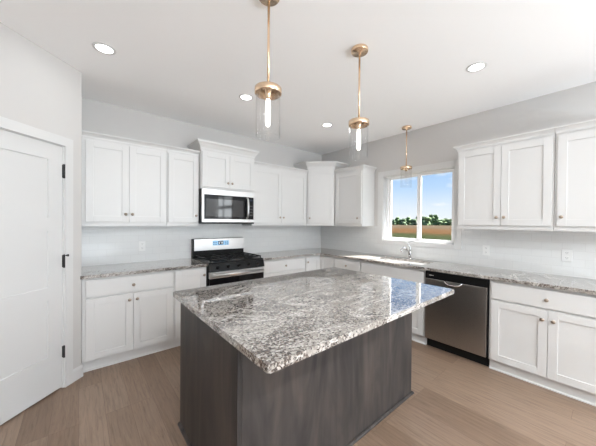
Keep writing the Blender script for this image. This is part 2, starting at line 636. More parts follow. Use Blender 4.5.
# ------------------------------------------------------------------ kitchen window
W = MB()
fr = 0.027
W.box(0.08, 0.145, WY0, WY0 + fr, WZ0, WZ1).box(0.08, 0.145, WY1 - fr, WY1, WZ0, WZ1)
W.box(0.08, 0.145, WY0 + fr, WY1 - fr, WZ0, WZ0 + 0.022).box(0.08, 0.145, WY0 + fr, WY1 - fr, WZ1 - 0.022, WZ1)
win = struct(W.build('window_1', VINYL))
J = MB()                                                 # painted jamb and sill lining the opening
J.box(-0.004, 0.08, WY0, WY0 + 0.008, WZ0, WZ1).box(-0.004, 0.08, WY1 - 0.008, WY1, WZ0, WZ1)
J.box(-0.004, 0.08, WY0, WY1, WZ1 - 0.010, WZ1)
J.box(-0.004, 0.08, WY0, WY1, WZ0, WZ0 + 0.012)
J.build('jamb', TRIM, win)
ym = -1.914
f2 = 0.038
for y0, y1, x0 in ((WY0 + fr, ym + 0.004, 0.09), (ym - 0.004, WY1 - fr, 0.115)):
    q = MB()
    za, zb = WZ0 + 0.022, WZ1 - 0.022
    q.box(x0, x0 + 0.022, y0, y0 + f2, za, zb).box(x0, x0 + 0.022, y1 - f2, y1, za, zb)
    q.box(x0, x0 + 0.022, y0 + f2, y1 - f2, za, za + 0.022).box(x0, x0 + 0.022, y0 + f2, y1 - f2, zb - 0.022, zb)
    sash = q.build('sash', VINYL, win)
    MB().box(x0 + 0.009, x0 + 0.012, y0 + f2, y1 - f2, za + 0.022, zb - 0.022).build('pane', PANE, sash)
MB().box(0.078, 0.092, ym - 0.012, ym + 0.012, 1.70, 1.76, 0.003).build('latch', VINYL, win)
C = MB()
CT_, CB_ = 0.075, 0.058
C.box(-0.02, 0, WY1, WY1 + CO, WZ0 - CB_, WZ1 + CT_, 0.002)
C.box(-0.02, 0, WY0 - CO, WY0, WZ0 - CB_, WZ1 + CT_, 0.002)
C.box(-0.02, 0, WY0, WY1, WZ1, WZ1 + CT_, 0.002)
C.box(-0.02, 0, WY0, WY1, WZ0 - CB_, WZ0, 0.002)
struct(C.build('trim_1', TRIM))

# ------------------------------------------------------------------ pantry door, casing, baseboard
D = MB()
st, pz = 0.111, ((0.315, 0.775), (0.876, 1.329), (1.436, 1.903))
dbox(D, DS0, DS0 + st, -0.045, -0.008, 0.012, DZ)
dbox(D, DS1 - st, DS1, -0.045, -0.008, 0.012, DZ)
zs = [0.012] + [z for p in pz for z in p] + [DZ]
for i in range(0, len(zs), 2):
    dbox(D, DS0 + st, DS1 - st, -0.045, -0.008, zs[i], zs[i + 1])
for z0, z1 in pz:
    dbox(D, DS0 + st, DS1 - st, -0.038, -0.017, z0, z1)
door = struct(D.build('door_1', TRIM))
for z0, z1 in ((1.772, 1.881), (1.021, 1.123), (0.261, 0.354)):
    h = MB()
    dbox(h, DS0 - 0.012, DS0 + 0.002, -0.012, 0.006, z0, z1)
    p = dg(DS0 - 0.004, 0.006)
    h.lathe([(0.0, z0 - 0.006), (0.008, z0 - 0.004), (0.008, z1 + 0.004), (0.0, z1 + 0.006)], 12, Matrix.Translation((p[0], p[1], 0)))
    if 0.9 < z0 < 1.2:                                   # hinge pin door stop
        a, c_ = dg(DS0 - 0.004, 0.006), dg(DS0 - 0.018, 0.020)
        h.tube([(*a, z1 - 0.004), (*c_, z1 - 0.004)], 0.006, 8)
        c2 = dg(DS0 - 0.026, 0.024)
        h.tube([(*c_, z1 - 0.004), (*c2, z1 - 0.004)], 0.010, 10)
    h.build('hinge', HINGE, door, 'black metal door hinge')
T = MB()
cw = 0.074
dbox(T, DS0 - cw, DS0 - 0.006, 0, 0.016, 0, DZ + 0.006 + cw, bev=0.002)
dbox(T, DS1 + 0.006, DS1 + cw, 0, 0.016, 0, DZ + 0.006 + cw, bev=0.002)
dbox(T, DS0 - 0.006, DS1 + 0.006, 0, 0.016, DZ + 0.006, DZ + 0.006 + cw, bev=0.002)
dbox(T, DS0 - 0.006, DS0 - 0.001, -0.1, 0.0, 0, DZ + 0.006)    # jambs
dbox(T, DS1 + 0.001, DS1 + 0.006, -0.1, 0.0, 0, DZ + 0.006)
dbox(T, DS0 - 0.006, DS1 + 0.006, -0.1, 0.0, DZ + 0.002, DZ + 0.006)
struct(T.build('trim_2', TRIM))
BP = [(0, 0), (0.014, 0), (0.014, 0.088), (0.006, 0.104), (0, 0.106)]
B = MB()
B.sweep([dg(DS0 - cw), dg(0), (PC.x, PC.y + 0.03)], BP)
struct(B.build('baseboard_pantry', TRIM))
B = MB()
B.sweep([(XL, YR), (XL, e[1])][::-1], [(-u, z) for u, z in BP])
struct(B.build('baseboard_left', TRIM))

B = MB()
B.sweep([(0.0, PY1 + 0.06), (0.0, -3.80)], [(-u, z) for u, z in BP])
struct(B.build('baseboard_right', TRIM))

# openings behind the photographer: frames of the patio door and of the rear window
q = MB()
for y in (PY0, (PY0 + PY1) / 2 - 0.03, PY1 - 0.06):
    q.box(-0.01, 0.02, y, y + 0.06, 0, PZ1)
q.box(-0.01, 0.02, PY0, PY1, 0, 0.09).box(-0.01, 0.02, PY0, PY1, PZ1 - 0.07, PZ1).box(-0.01, 0.02, PY0, PY1, 1.82, 1.93)
struct(q.build('door_2', VINYL))
struct(MB().box(0.16, 3.2, -9.5, -4.2, 2.42, 2.55).build('sun_blocker', TRIM))  # unseen slab added outside the patio door to keep the sun out
q = MB()
for k in range(4):
    x = RX0 + (RX1 - RX0 - 0.06) * k / 3
    q.box(x, x + 0.06, YR, YR + 0.13, RZ0, RZ1)
q.box(RX0, RX1, YR, YR + 0.13, RZ0, RZ0 + 0.06).box(RX0, RX1, YR, YR + 0.13, RZ1 - 0.06, RZ1)
q.box(RX0, RX1, YR, YR + 0.13, 1.55, 1.60)
struct(q.build('window_2', VINYL))

# ------------------------------------------------------------------ cabinets
KNOB = [(0.0065, 0), (0.005, 0.006), (0.005, 0.013), (0.0145, 0.017), (0.0155, 0.021), (0.012, 0.026), (0.0, 0.028)]
def shaker(x0, x1, z0, z1, y, parent, name='door', knob=None, panel=True, rail=0.062, label=None):
    """door or drawer front in cabinet coordinates; y is the face it is fixed to, the front looks to -y"""
    t = 0.02
    m = MB()
    if panel:
        m.box(x0, x0 + rail, y - t, y, z0, z1, 0.0015).box(x1 - rail, x1, y - t, y, z0, z1, 0.0015)
        m.box(x0 + rail, x1 - rail, y - t, y, z0, z0 + rail, 0.0015).box(x0 + rail, x1 - rail, y - t, y, z1 - rail, z1, 0.0015)
        m.box(x0 + rail - 0.002, x1 - rail + 0.002, y - t + 0.009, y, z0 + rail - 0.002, z1 - rail + 0.002)
    else:
        m.box(x0, x1, y - t, y, z0, z1, 0.002)
    d = m.build(name, WHITE, parent, label)
    if knob:
        k = MB()
        k.lathe(KNOB, 16, Matrix.Translation((knob[0], y - t, knob[1])) @ Matrix.Rotation(PI / 2, 4, 'X'))
        k.build('knob', KNOBM, d, 'champagne bronze round knob')
    return d
def crown(parent, path, z, h, p):
    prof = [(0, z), (0.008, z), (0.010, z + h * 0.22), (p * 0.30, z + h * 0.34), (p * 0.62, z + h * 0.60), (p * 0.9, z + h * 0.74), (p, z + h * 0.78), (p, z + h), (0, z + h)]
    MB().sweep(path, prof).build('crown_moulding', WHITE, parent)
G_UP, G_BASE = 'white upper cabinets', 'white base cabinets'
DEP = 0.31
def upper(label, w, loc, rz, doors, z0=1.359, z1=2.245, dep=DEP, ch=0.06, cp=0.042, left=True, right=True):
    t = thing('wall_cabinet', label, 'cabinet', loc, rz, G_UP)
    MB().box(0, w, -dep, 0, z0, z1 + ch * 0.5).build('body', WHITE, t)
    for x0, x1, za, zb, kn in doors:
        shaker(x0, x1, za, zb, -dep - 0.0005, t, knob=kn)
    path = []
    path += [(0, -0.002)] if left else []
    path += [(0, -dep), (w, -dep)]
    path += [(w, -0.002)] if right else []
    crown(t, path, z1, ch, cp)
    return t
DB, DT, KZ = 1.402, 2.222, 1.486
# back wall, left to right
upper('white two-door upper cabinet at the left end, beside the pantry door wall', 0.770, (-3.629, -0.002, 0), 0,
      [(0.028, 0.3925, DB, DT, (0.363, KZ)), (0.3955, 0.760, DB, DT, (0.425, KZ))], left=False, right=False)
upper('narrow white one-door upper cabinet just left of the microwave', 0.372, (-2.857, -0.002, 0), 0,
      [(0.012, 0.360, DB, DT, (0.330, KZ))], left=False, right=False)
upper('white two-door cabinet with crown above the microwave', 0.758, (-2.483, -0.002, 0), 0,
      [(0.010, 0.3775, 1.86, 2.30, (0.350, 1.925)), (0.3805, 0.748, 1.86, 2.30, (0.408, 1.925))], z0=1.835, z1=2.325, dep=0.375, ch=0.110, cp=0.054)
upper('white two-door upper cabinet between the microwave and the corner cabinet', 1.066, (-1.723, -0.002, 0), 0,
      [(0.012, 0.522, DB, DT, (0.490, KZ)), (0.525, 1.044, DB, DT, (0.557, KZ))], left=False, right=False)
# diagonal corner cabinet
t = thing('corner_wall_cabinet', 'tall white diagonal corner upper cabinet with one door and crown', 'cabinet', (-0.002, -0.002, 0), 0, G_UP)
A, Bc = 0.650, 0.320
plan = [(0, 0), (-A, 0), (-A, -Bc), (-Bc, -A), (0, -A)]
MB().prism(plan, 1.359, 2.42).build('body', WHITE, t)
crown(t, [(-A, -0.0), (-A, -Bc), (-Bc, -A), (0, -A)], 2.345, 0.105, 0.058)
holder = Matrix.Translation((-A, -Bc, 0)) @ Matrix.Rotation(-PI / 4, 4, 'Z')
wl = (A - Bc) * math.sqrt(2)
d = shaker(0.02, wl - 0.02, DB, 2.31, -0.0005, t, knob=(0.050, KZ))
d.matrix_local = holder
# right wall (local x runs towards the camera)
RW = -PI / 2
upper('white one-door upper cabinet left of the window, next to the corner cabinet', 0.572, (-0.002, -0.660, 0), RW,
      [(0.02, 0.560, DB, DT, (0.50, KZ))], left=False, right=True)
upper('white two-door upper cabinet right of the window', 0.808, (-0.002, -2.568, 0), RW,
      [(0.012, 0.4095, DB, DT, (0.380, KZ)), (0.4125, 0.796, DB, DT, (0.442, KZ))], left=True, right=False)
upper('white upper cabinet at the right edge of the photo, above the outlet', 0.46, (-0.002, -3.380, 0), RW,
      [(0.018, 0.448, DB, DT, (0.048, KZ))], left=False, right=True)

# base cabinets
BD = 0.59
def base(label, w, loc, rz, fronts, name='base_cabinet', toe=True, hollow=False):
    t = thing(name, label, 'cabinet', loc, rz, G_BASE)
    q = MB()
    if hollow:
        q.box(0, w, -BD, 0, 0.10, 0.12).box(0, 0.018, -BD, 0, 0.12, 0.88).box(w - 0.018, w, -BD, 0, 0.12, 0.88)
        q.box(0.018, w - 0.018, -BD, -BD + 0.02, 0.12, 0.88).box(0.018, w - 0.018, -0.01, 0, 0.12, 0.88)
    else:
        q.box(0, w, -BD, 0, 0.10, 0.880)
    q.build('body', WHITE, t)
    for kind, x0, x1, z0, z1, kn in fronts:
        shaker(x0, x1, z0, z1, -BD - 0.0005, t, 'drawer' if kind == 'drawer' else 'false_front' if kind == 'panel' else 'door', kn, panel=(kind == 'door'))
    if toe:
        k = MB().box(0, w, -0.558, -0.53, 0.0, 0.10)
        k.sweep([(0, -0.558), (w, -0.558)], [(0, 0), (0.010, 0.0), (0.009, 0.008), (0, 0.016)])
        k.build('toe_kick', WHITE, t)
    return t
Z1, Z2, Z3, Z4 = 0.112, 0.684, 0.702, 0.856
base('white base cabinet with drawer over two doors at the left end, beside the pantry', 0.780, (-3.629, -0.002, 0), 0,
     [('drawer', 0.028, 0.770, Z3, Z4, (0.399, 0.775)), ('door', 0.028, 0.3975, Z1, Z2, (0.366, 0.628)), ('door', 0.4005, 0.770, Z1, Z2, (0.432, 0.628))])
base('narrow white base cabinet with one full-height door left of the range', 0.362, (-2.848, -0.002, 0), 0,
     [('door', 0.012, 0.352, Z1, Z4, (0.325, 0.785))])
base('white base cabinet with wide drawer right of the range', 0.80, (-1.722, -0.002, 0), 0,
     [('drawer', 0.012, 0.792, Z3, Z4, (0.402, 0.775)), ('drawer', 0.012, 0.792, 0.412, Z2, (0.402, 0.55)), ('drawer', 0.012, 0.792, Z1, 0.394, (0.402, 0.255))])
# lazy-susan corner
t = thing('corner_base_cabinet', 'white inside-corner base cabinet with two hinged door leaves', 'cabinet', (-0.002, -0.002, 0), 0, G_BASE)
q = MB().box(-0.918, 0, -BD, 0, 0.10, 0.88)
q.box(-BD, 0, -0.918, -BD, 0.10, 0.88)
q.build('body', WHITE, t)
shaker(-0.912, -BD - 0.024, Z1, Z4, -BD - 0.0005, t, knob=(-0.885, 0.785))
d = shaker(BD + 0.024, 0.912, Z1, Z4, -BD - 0.0005, t)
d.rotation_euler = (0, 0, RW)
q = MB().box(-0.918, -0.53, -0.558, -0.53, 0, 0.10).box(-0.558, -0.53, -0.918, -0.558, 0, 0.10)
q.build('toe_kick', WHITE, t)
base('white base cabinet with small drawer between the corner and the sink', 0.51, (-0.002, -0.922, 0), RW,
     [('drawer', 0.012, 0.500, Z3, Z4, (0.256, 0.775)), ('door', 0.012, 0.500, Z1, Z2, (0.465, 0.628))])
base('white sink base cabinet with blank front under the window', 0.905, (-0.002, -1.434, 0), RW,
     [('panel', 0.010, 0.895, Z3, Z4, None), ('door', 0.010, 0.451, Z1, Z2, (0.42, 0.628)), ('door', 0.454, 0.895, Z1, Z2, (0.485, 0.628))], hollow=True)
base('white base cabinet with drawer over two doors right of the dishwasher', 0.835, (-0.002, -2.962, 0), RW,
     [('drawer', 0.018, 0.825, Z3, Z4, (0.412, 0.775)), ('door', 0.018, 0.4195, Z1, Z2, (0.386, 0.604)), ('door', 0.4225, 0.825, Z1, Z2, (0.456, 0.604))])

# ------------------------------------------------------------------ countertops
CT0, CT1 = 0.8815, 0.914
def slab(name, pts, label):
    o = MB().prism(pts, CT0, CT1, bev=0.004).build(name, GRAN)
    return tag(o, label, 'countertop', 'granite countertops')
slab('countertop', [(-3.640, -0.648), (-3.618, -0.637), (-2.484, -0.637), (-2.484, -0.009), (-3.629, -0.009), (-3.629, -0.632), (-3.640, -0.632)], 'short run of speckled granite countertop left of the range')
def arc(cx, cy, r, a0, a1, n=6):
    return [(cx + r * math.cos(a0 + (a1 - a0) * k / n), cy + r * math.sin(a0 + (a1 - a0) * k / n)) for k in range(n + 1)]
# L-shaped run with the sink cut-out: one polygon slit to the hole
SX0, SX1, SY0, SY1 = -0.495, -0.145, -2.245, -1.545
def l_top():
    bm = bmesh.new()
    xs = [-1.724, -0.635, SX0, SX1, -0.009]
    ys = [-3.82, SY0, SY1, -0.635, -0.009]
    vt = {}
    def V(i, j):
        if (i, j) not in vt:
            vt[(i, j)] = bm.verts.new((xs[i], ys[j], CT1))
        return vt[(i, j)]
    faces = []
    for i in range(4):
        for j in range(4):
            if (i == 0 and j < 3) or (i == 2 and j == 1):
                continue
            faces.append(bm.faces.new((V(i, j), V(i + 1, j), V(i + 1, j + 1), V(i, j + 1))))
    r = bmesh.ops.extrude_face_region(bm, geom=faces)
    for v in r['geom']:
        if isinstance(v, bmesh.types.BMVert):
            v.co.z = CT0
    bmesh.ops.recalc_face_normals(bm, faces=bm.faces)
    ed = [e for e in bm.edges if len(e.link_faces) == 2 and e.calc_face_angle(0) > 0.5]
    bmesh.ops.bevel(bm, geom=ed, offset=0.004, segments=2, profile=0.5, affect='EDGES', clamp_overlap=True)
    me = bpy.data.meshes.new('countertop')
    bm.to_mesh(me)
    bm.free()
    me.materials.append(GRAN)
    o = bpy.data.objects.new('countertop', me)
    COL.objects.link(o)
    return tag(o, 'long L-shaped speckled granite countertop running under the window', 'countertop', 'granite countertops')
l_top()

# sink and faucet
t = thing('kitchen_sink', 'undermount stainless steel sink set in the counter under the window', 'sink', ((SX0 + SX1) / 2, (SY0 + SY1) / 2, 0))
hx, hy = (SX1 - SX0) / 2 + 0.006, (SY1 - SY0) / 2 + 0.006
q = MB()
q.box(-hx - 0.002, -hx, -hy, hy, 0.69, CT0 - 0.001).box(hx, hx + 0.002, -hy, hy, 0.69, CT0 - 0.001)
q.box(-hx, hx, -hy - 0.002, -hy, 0.69, CT0 - 0.001).box(-hx, hx, hy, hy + 0.002, 0.69, CT0 - 0.001)
q.box(-hx, hx, -hy, hy, 0.688, 0.69)
q.build('basin', SINKM, t)
MB().lathe([(0.045, 0.6905), (0.045, 0.694), (0.03, 0.694), (0.0, 0.692)], 20).build('drain', CHROME, t)
t = thing('faucet', 'chrome single-lever faucet standing behind the sink', 'faucet', (-0.085, -1.885, CT1))
MB().lathe([(0.029, 0), (0.029, 0.006), (0.024, 0.012), (0.021, 0.014)], 20).build('base_plate', CHROME, t)
q = MB()
q.lathe([(0.021, 0.012), (0.020, 0.06), (0.022, 0.085), (0.020, 0.11), (0.0, 0.122)], 20)
q.build('body', CHROME, t)
q = MB()
q.tube([(-0.005, 0.0, 0.055), (-0.04, 0.006, 0.105), (-0.08, 0.012, 0.145), (-0.115, 0.018, 0.158), (-0.15, 0.024, 0.152), (-0.178, 0.03, 0.128), (-0.186, 0.032, 0.112)],
       [0.015, 0.014, 0.014, 0.015, 0.017, 0.0175, 0.0165], 14)
q.build('spout', CHROME, t)
q = MB()
q.tube([(0, 0, 0.115), (0.004, -0.002, 0.14), (0.0, 0.006, 0.175), (-0.018, 0.014, 0.205), (-0.04, 0.02, 0.222)], [0.016, 0.012, 0.008, 0.007, 0.006], 12)
q.build('lever', CHROME, t)

# ------------------------------------------------------------------ range
RGX, RGW = -2.479, 0.750
t = thing('gas_range', 'freestanding stainless and black gas range under the microwave', 'range', (RGX, -0.012, 0))
w = RGW
MB().box(0, w, -0.62, 0, 0.05, 0.905).build('body', BLACK, t)
q = MB().box(0.0, w, -0.645, 0, 0.905, 0.925, 0.004)
q.build('cooktop', BLACK, t)
bgd = MB().box(0.0, w, -0.075, -0.0, 0.925, 1.175, 0.004).build('backguard', BLACK, t)
MB().box(0.012, w - 0.002, -0.080, -0.0755, 1.012, 1.172, 0.002).build('steel_panel', STEEL, bgd, 'stainless steel control panel')
dsp = MB().box(0.265, 0.505, -0.083, -0.0805, 1.075, 1.142).build('display', DISPL, bgd, 'lit blue touch display')
MB().box(0.345, 0.42, -0.0845, -0.0832, 1.085, 1.137).build('clock_panel', DISPD, dsp)
for x in (0.275, 0.305, 0.445, 0.475):
    for z in (1.084, 1.112):
        MB().box(x, x + 0.014, -0.0838, -0.0831, z, z + 0.010).build('button', DISPD, dsp)
q = MB()
for i, x in enumerate((0.356, 0.377, 0.398)):           # clock figures built from bars
    q.box(x, x + 0.010, -0.0850, -0.0846, 1.122, 1.125).box(x + 0.008, x + 0.011, -0.0850, -0.0846, 1.098, 1.125)
    if i != 1:
        q.box(x, x + 0.010, -0.0850, -0.0846, 1.098, 1.101)
        q.box(x, x + 0.003, -0.0850, -0.0846, 1.098, 1.125)
q.build('clock_digit', DIGIT, dsp)
for gx0, gx1 in ((0.02, 0.255), (0.26, 0.49), (0.495, 0.73)):
    g = MB()
    zt = 0.958
    for y in (-0.615, -0.115):
        g.box(gx0, gx1, y, y + 0.014, zt - 0.014, zt, 0.002)
    for x in (gx0, gx1 - 0.014):
        g.box(x, x + 0.014, -0.615, -0.101, zt - 0.014, zt, 0.002)
    xm = (gx0 + gx1) / 2
    g.box(xm - 0.006, xm + 0.006, -0.615, -0.101, zt - 0.013, zt, 0.002)
    for y in (-0.49, -0.365, -0.235):
        g.box(gx0, gx1, y - 0.006, y + 0.006, zt - 0.013, zt, 0.002)
    for x in (gx0 + 0.002, gx1 - 0.014):
        for y in (-0.613, -0.115):
            g.box(x, x + 0.012, y, y + 0.012, 0.925, zt - 0.012)
    g.build('burner_grate', BLACKM, t)
for x, y in ((0.137, -0.49), (0.137, -0.235), (0.375, -0.36), (0.612, -0.49), (0.612, -0.235)):
    MB().lathe([(0.05, 0.9255), (0.05, 0.932), (0.036, 0.934), (0.036, 0.942), (0.0, 0.943)], 20, Matrix.Translation((x, y, 0))).build('burner', BLACKM, t)
q = MB()                                                 # sloped knob panel
pr = [(-0.62, 0.905), (-0.645, 0.905), (-0.672, 0.815), (-0.62, 0.815)]
lo = [q.bm.verts.new((0, y, z)) for y, z in pr]
hi = [q.bm.verts.new((w, y, z)) for y, z in pr]
for i in range(4):
    j = (i + 1) % 4
    q.bm.faces.new((lo[i], lo[j], hi[j], hi[i]))
q.bm.faces.new(lo[::-1])
q.bm.faces.new(hi)
fp = q.build('knob_panel', BLACK, t)
for x in (0.10, 0.235, 0.375, 0.515, 0.65):
    k = MB()
    k.lathe([(0.021, 0), (0.021, 0.01), (0.017, 0.014), (0.016, 0.030), (0.0, 0.031)], 18, Matrix.Translation((x, -0.659, 0.86)) @ Matrix.Rotation(PI / 2 - 0.29, 4, 'X'))
    k.box(x - 0.003, x + 0.003, -0.698, -0.685, 0.855, 0.885, 0.001)
    k.build('control_knob', BLACK, fp)
dr = MB().box(0.004, w - 0.004, -0.662, -0.62, 0.735, 0.808, 0.003).build('oven_door', STEEL, t, 'stainless band of the oven door')
MB().box(0.004, w - 0.004, -0.660, -0.62, 0.245, 0.733, 0.003).build('oven_window', BLACKG, dr, 'black glass oven window')
q = MB()
q.tube([(0.03, -0.705, 0.775), (w - 0.03, -0.705, 0.775)], 0.0135, 14)
for x in (0.055, w - 0.055):
    q.box(x - 0.012, x + 0.012, -0.702, -0.66, 0.765, 0.786, 0.002)
q.build('handle', STEEL, dr, 'long stainless bar handle')
dd = MB().box(0.004, w - 0.004, -0.660, -0.62, 0.06, 0.238, 0.003).build('storage_drawer', STEEL, t)
for x in (0.04, w - 0.04):
    for y in (-0.57, -0.06):
        MB().lathe([(0.018, 0.0), (0.018, 0.05)], 12, Matrix.Translation((x, y, 0))).build('foot', BLACKM, t)

# ------------------------------------------------------------------ microwave
t = thing('microwave', 'over-the-range stainless microwave with black glass door', 'microwave', (-2.480, -0.012, 0))
w, z0, z1, fy = 0.752, 1.386, 1.831, -0.395
MB().box(0, w, -0.362, 0, z0, z1).box(0.003, w - 0.003, fy + 0.012, -0.3625, z0, z0 + 0.0195).build('case', BLACK, t)
q = MB()                                                 # stainless surround with the door opening
q.box(0.004, w, fy, -0.363, z1 - 0.072, z1, 0.003)
q.box(0.004, w, fy, -0.363, z0 + 0.020, z0 + 0.062, 0.003)
q.box(0.004, 0.030, fy, -0.363, z0 + 0.062, z1 - 0.072)
q.box(w - 0.016, w, fy, -0.363, z0 + 0.062, z1 - 0.072)
q.build('front_frame', STEEL, t, 'stainless front surround')
dr = MB().box(0.030, 0.652, fy + 0.002, -0.363, z0 + 0.062, z1 - 0.072, 0.002).build('door', BLACKG, t)
MB().box(0.055, 0.575, fy + 0.0005, fy + 0.003, z0 + 0.095, z1 - 0.125).build('door_window', MESHG, dr)
q = MB()
q.tube([(0.628, fy, 1.465), (0.628, fy - 0.028, 1.480), (0.628, fy - 0.040, 1.535), (0.628, fy - 0.044, 1.61), (0.628, fy - 0.040, 1.68), (0.628, fy - 0.028, 1.735), (0.628, fy, 1.75)],
       [0.011, 0.012, 0.014, 0.015, 0.014, 0.012, 0.011], 12)
q.build('handle', STEEL, dr, 'curved stainless vertical handle')
cp = MB().box(0.654, w - 0.016, fy + 0.002, -0.363, z0 + 0.062, z1 - 0.072, 0.002).build('control_panel', BLACKG, t)
MB().box(0.668, 0.722, fy + 0.0003, fy + 0.0018, 1.705, 1.728).build('display', DISPD, cp)
for i in range(3):
    for j in range(4):
        MB().box(0.670 + i * 0.018, 0.682 + i * 0.018, fy + 0.0008, fy + 0.0021, 1.50 + j * 0.042, 1.514 + j * 0.042).build('button', SLOT, cp)
q = MB()
for k in range(12):
    q.box(0.05 + k * 0.055, 0.09 + k * 0.055, -0.30, -0.12, z0 - 0.003, z0)
q.build('grease_vent', BLACKM, t)

# ------------------------------------------------------------------ dishwasher (local x runs towards the camera)
t = thing('dishwasher', 'stainless steel dishwasher with black control strip under the right counter', 'dishwasher', (-0.01, -2.348, 0), RW)
w = 0.602
MB().box(0, w, -0.565, 0, 0.09, 0.876).build('tub', BLACK, t)
MB().box(0, w, -0.535, -0.50, 0, 0.09).build('toe_kick', BLACKM, t)
dr = MB().box(0.004, w - 0.004, -0.612, -0.566, 0.112, 0.792, 0.004).build('door', DWSTEEL, t)
cs = MB().box(0.002, w - 0.002, -0.610, -0.566, 0.794, 0.874, 0.003).build('control_strip', BLACK, t, 'black control strip')
q = MB()
for k, ww in enumerate((0.006, 0.004, 0.007, 0.005, 0.006, 0.004)):
    q.box(0.045 + k * 0.009, 0.045 + k * 0.009 + ww, -0.6112, -0.610, 0.829, 0.836)
q.build('maker_mark', MARK, cs)
q = MB()
xc = 0.30
pts = [(xc + 0.088 * u, -0.612 - 0.032 * (1 - u ** 6), 0.803 - 0.042 * (1 - u ** 4)) for u in [-1 + k / 8 for k in range(17)]]
q.tube(pts, 0.0085, 10)
q.build('handle', CHROME, dr, 'bright curved pull handle')

# ------------------------------------------------------------------ island
IX0, IX1, IY0, IY1 = -3.107, -1.530, -2.660, -1.790
t = thing('kitchen_island', 'dark grey-brown stained wood island base in the middle of the kitchen', 'island', (0, 0, 0))
MB().box(IX0 + 0.02, IX1 - 0.02, IY0 + 0.02, IY1, 0.0, 0.88).build('body', WOOD, t)
MB().box(IX0 + 0.021, IX1 - 0.001, IY0, IY0 + 0.0195, 0.0, 0.8805, 0.001).build('back_panel', WOOD, t)
MB().box(IX0, IX0 + 0.0195, IY0 + 0.0205, IY1, 0.0, 0.8805, 0.001).build('side_panel', WOOD, t)
MB().box(IX1 - 0.0195, IX1, IY0 + 0.0205, IY1, 0.0, 0.8805, 0.001).build('side_panel', WOOD, t)
MB().box(IX0 - 0.002, IX0 + 0.0205, IY0 - 0.002, IY0 + 0.020, 0.0, 0.8805, 0.004).build('corner_trim', WOOD, t)
MB().sweep([(IX0, IY1), (IX0 - 0.000, IY0 - 0.002), (IX1, IY0 - 0.002), (IX1, IY1)][::-1], [(-u, z) for u, z in [(0, 0), (0.016, 0), (0.015, 0.008), (0.010, 0.015), (0.0, 0.018)]]).build('shoe_moulding', WOOD, t)
for k in range(3):
    x0 = IX0 + 0.03 + k * 0.51
    shd = MB().box(x0, x0 + 0.495, IY1, IY1 + 0.02, 0.11, 0.685, 0.002).build('door', WOOD, t)
    shd = MB().box(x0, x0 + 0.495, IY1, IY1 + 0.02, 0.70, 0.86, 0.002).build('drawer', WOOD, t)
TX0, TX1, TY0, TY1 = -3.137, -1.450, -2.952, -1.703
r = 0.009
pts = arc(TX0 + r, TY0 + r, r, PI, 1.5 * PI) + arc(TX1 - r, TY0 + r, r, 1.5 * PI, 2 * PI) + arc(TX1 - r, TY1 - r, r, 0, 0.5 * PI) + arc(TX0 + r, TY1 - r, r, 0.5 * PI, PI)
o = MB().prism(pts, 0.8815, 0.914, bev=0.005).build('island_countertop', GRAN)
tag(o, 'large polished granite slab on the dark island', 'countertop', 'granite countertops')

# ------------------------------------------------------------------ pendants
def pendant(label, x, y, lit=True):
    t = thing('pendant_light', label, 'pendant light', (x, y, ZC), 0, 'brass and glass pendants')
    MB().lathe([(0.0, 0.0), (0.062, 0.0), (0.064, -0.004), (0.064, -0.022), (0.060, -0.027), (0.012, -0.028), (0.010, -0.045), (0.0, -0.045)], 28).build('canopy', BRASS, t)
    MB().lathe([(0.0072, -0.040), (0.0072, -0.545)], 12).build('rod', BRASS, t)
    q = MB().lathe([(0.0, -0.532), (0.010, -0.534), (0.012, -0.545), (0.074, -0.547), (0.078, -0.551), (0.078, -0.580), (0.075, -0.583), (0.0735, -0.583), (0.072, -0.560), (0.020, -0.558), (0.018, -0.600), (0.015, -0.612), (0.0, -0.612)], 32)
    q.build('cap', BRASS, t)
    MB().lathe([(0.0685, -0.560), (0.0705, -0.560), (0.0705, -0.832), (0.0695, -0.834), (0.0685, -0.832), (0.0685, -0.560)], 40, cap=False).build('glass_shade', GLASS, t, 'clear glass cylinder shade')
    MB().lathe([(0.010, -0.61), (0.013, -0.63), (0.0155, -0.66), (0.0155, -0.74), (0.012, -0.765), (0.0, -0.773)], 16).build('bulb', BULB if lit else GLASS, t, 'glowing tubular bulb' if lit else 'unlit clear tubular bulb')
pendant('brass pendant with clear glass, nearest the camera, over the island', -2.806, -2.421)
pendant('brass pendant with clear glass, farther of the two over the island', -2.012, -2.462)
pendant('brass pendant hanging in front of the window over the sink, bulb unlit', -0.20, -1.875, lit=False)

# ------------------------------------------------------------------ recessed lights
LAMP_W = 1.2
def lamp(x, y, power=LAMP_W):
    d = bpy.data.lights.new('ceiling_disk_light', 'AREA')
    d.shape, d.size, d.energy, d.color = 'DISK', 0.11, power, (0.96, 0.985, 1.0)
    o = bpy.data.objects.new('ceiling_disk_light', d)
    COL.objects.link(o)
    o.location = (x, y, ZC - 0.008)
def downlight(label, x, y):
    lamp(x, y)
    t = thing('recessed_light', label, 'ceiling light', (x, y, ZC), 0, 'recessed ceiling lights')
    MB().lathe([(0.055, -0.001), (0.057, -0.005), (0.074, -0.004), (0.077, -0.0005), (0.055, -0.0002)], 32, cap=False).build('trim_ring', TRIM, t)
    MB().lathe([(0.0, -0.003), (0.055, -0.003), (0.055, -0.001), (0.0, -0.001)], 32, cap=False).build('lens', LENS, t, 'glowing white lens')
downlight('round recessed light in the ceiling above the pantry corner', -3.50, -1.175)
downlight('round recessed light behind the nearer glass pendant', -2.29, -1.185)
downlight('round recessed light in the ceiling nearest the corner cabinet', -1.07, -1.195)
downlight('round recessed light in the ceiling right of the pendants', -1.08, -2.966)

for x_, y_, p_ in ((-3.50, -4.8, 40), (-2.3, -4.8, 22), (-1.1, -4.8, 4), (-2.3, -6.6, 16)):   # unseen ceiling lamps added behind the photographer as fill
    lamp(x_, y_, p_)

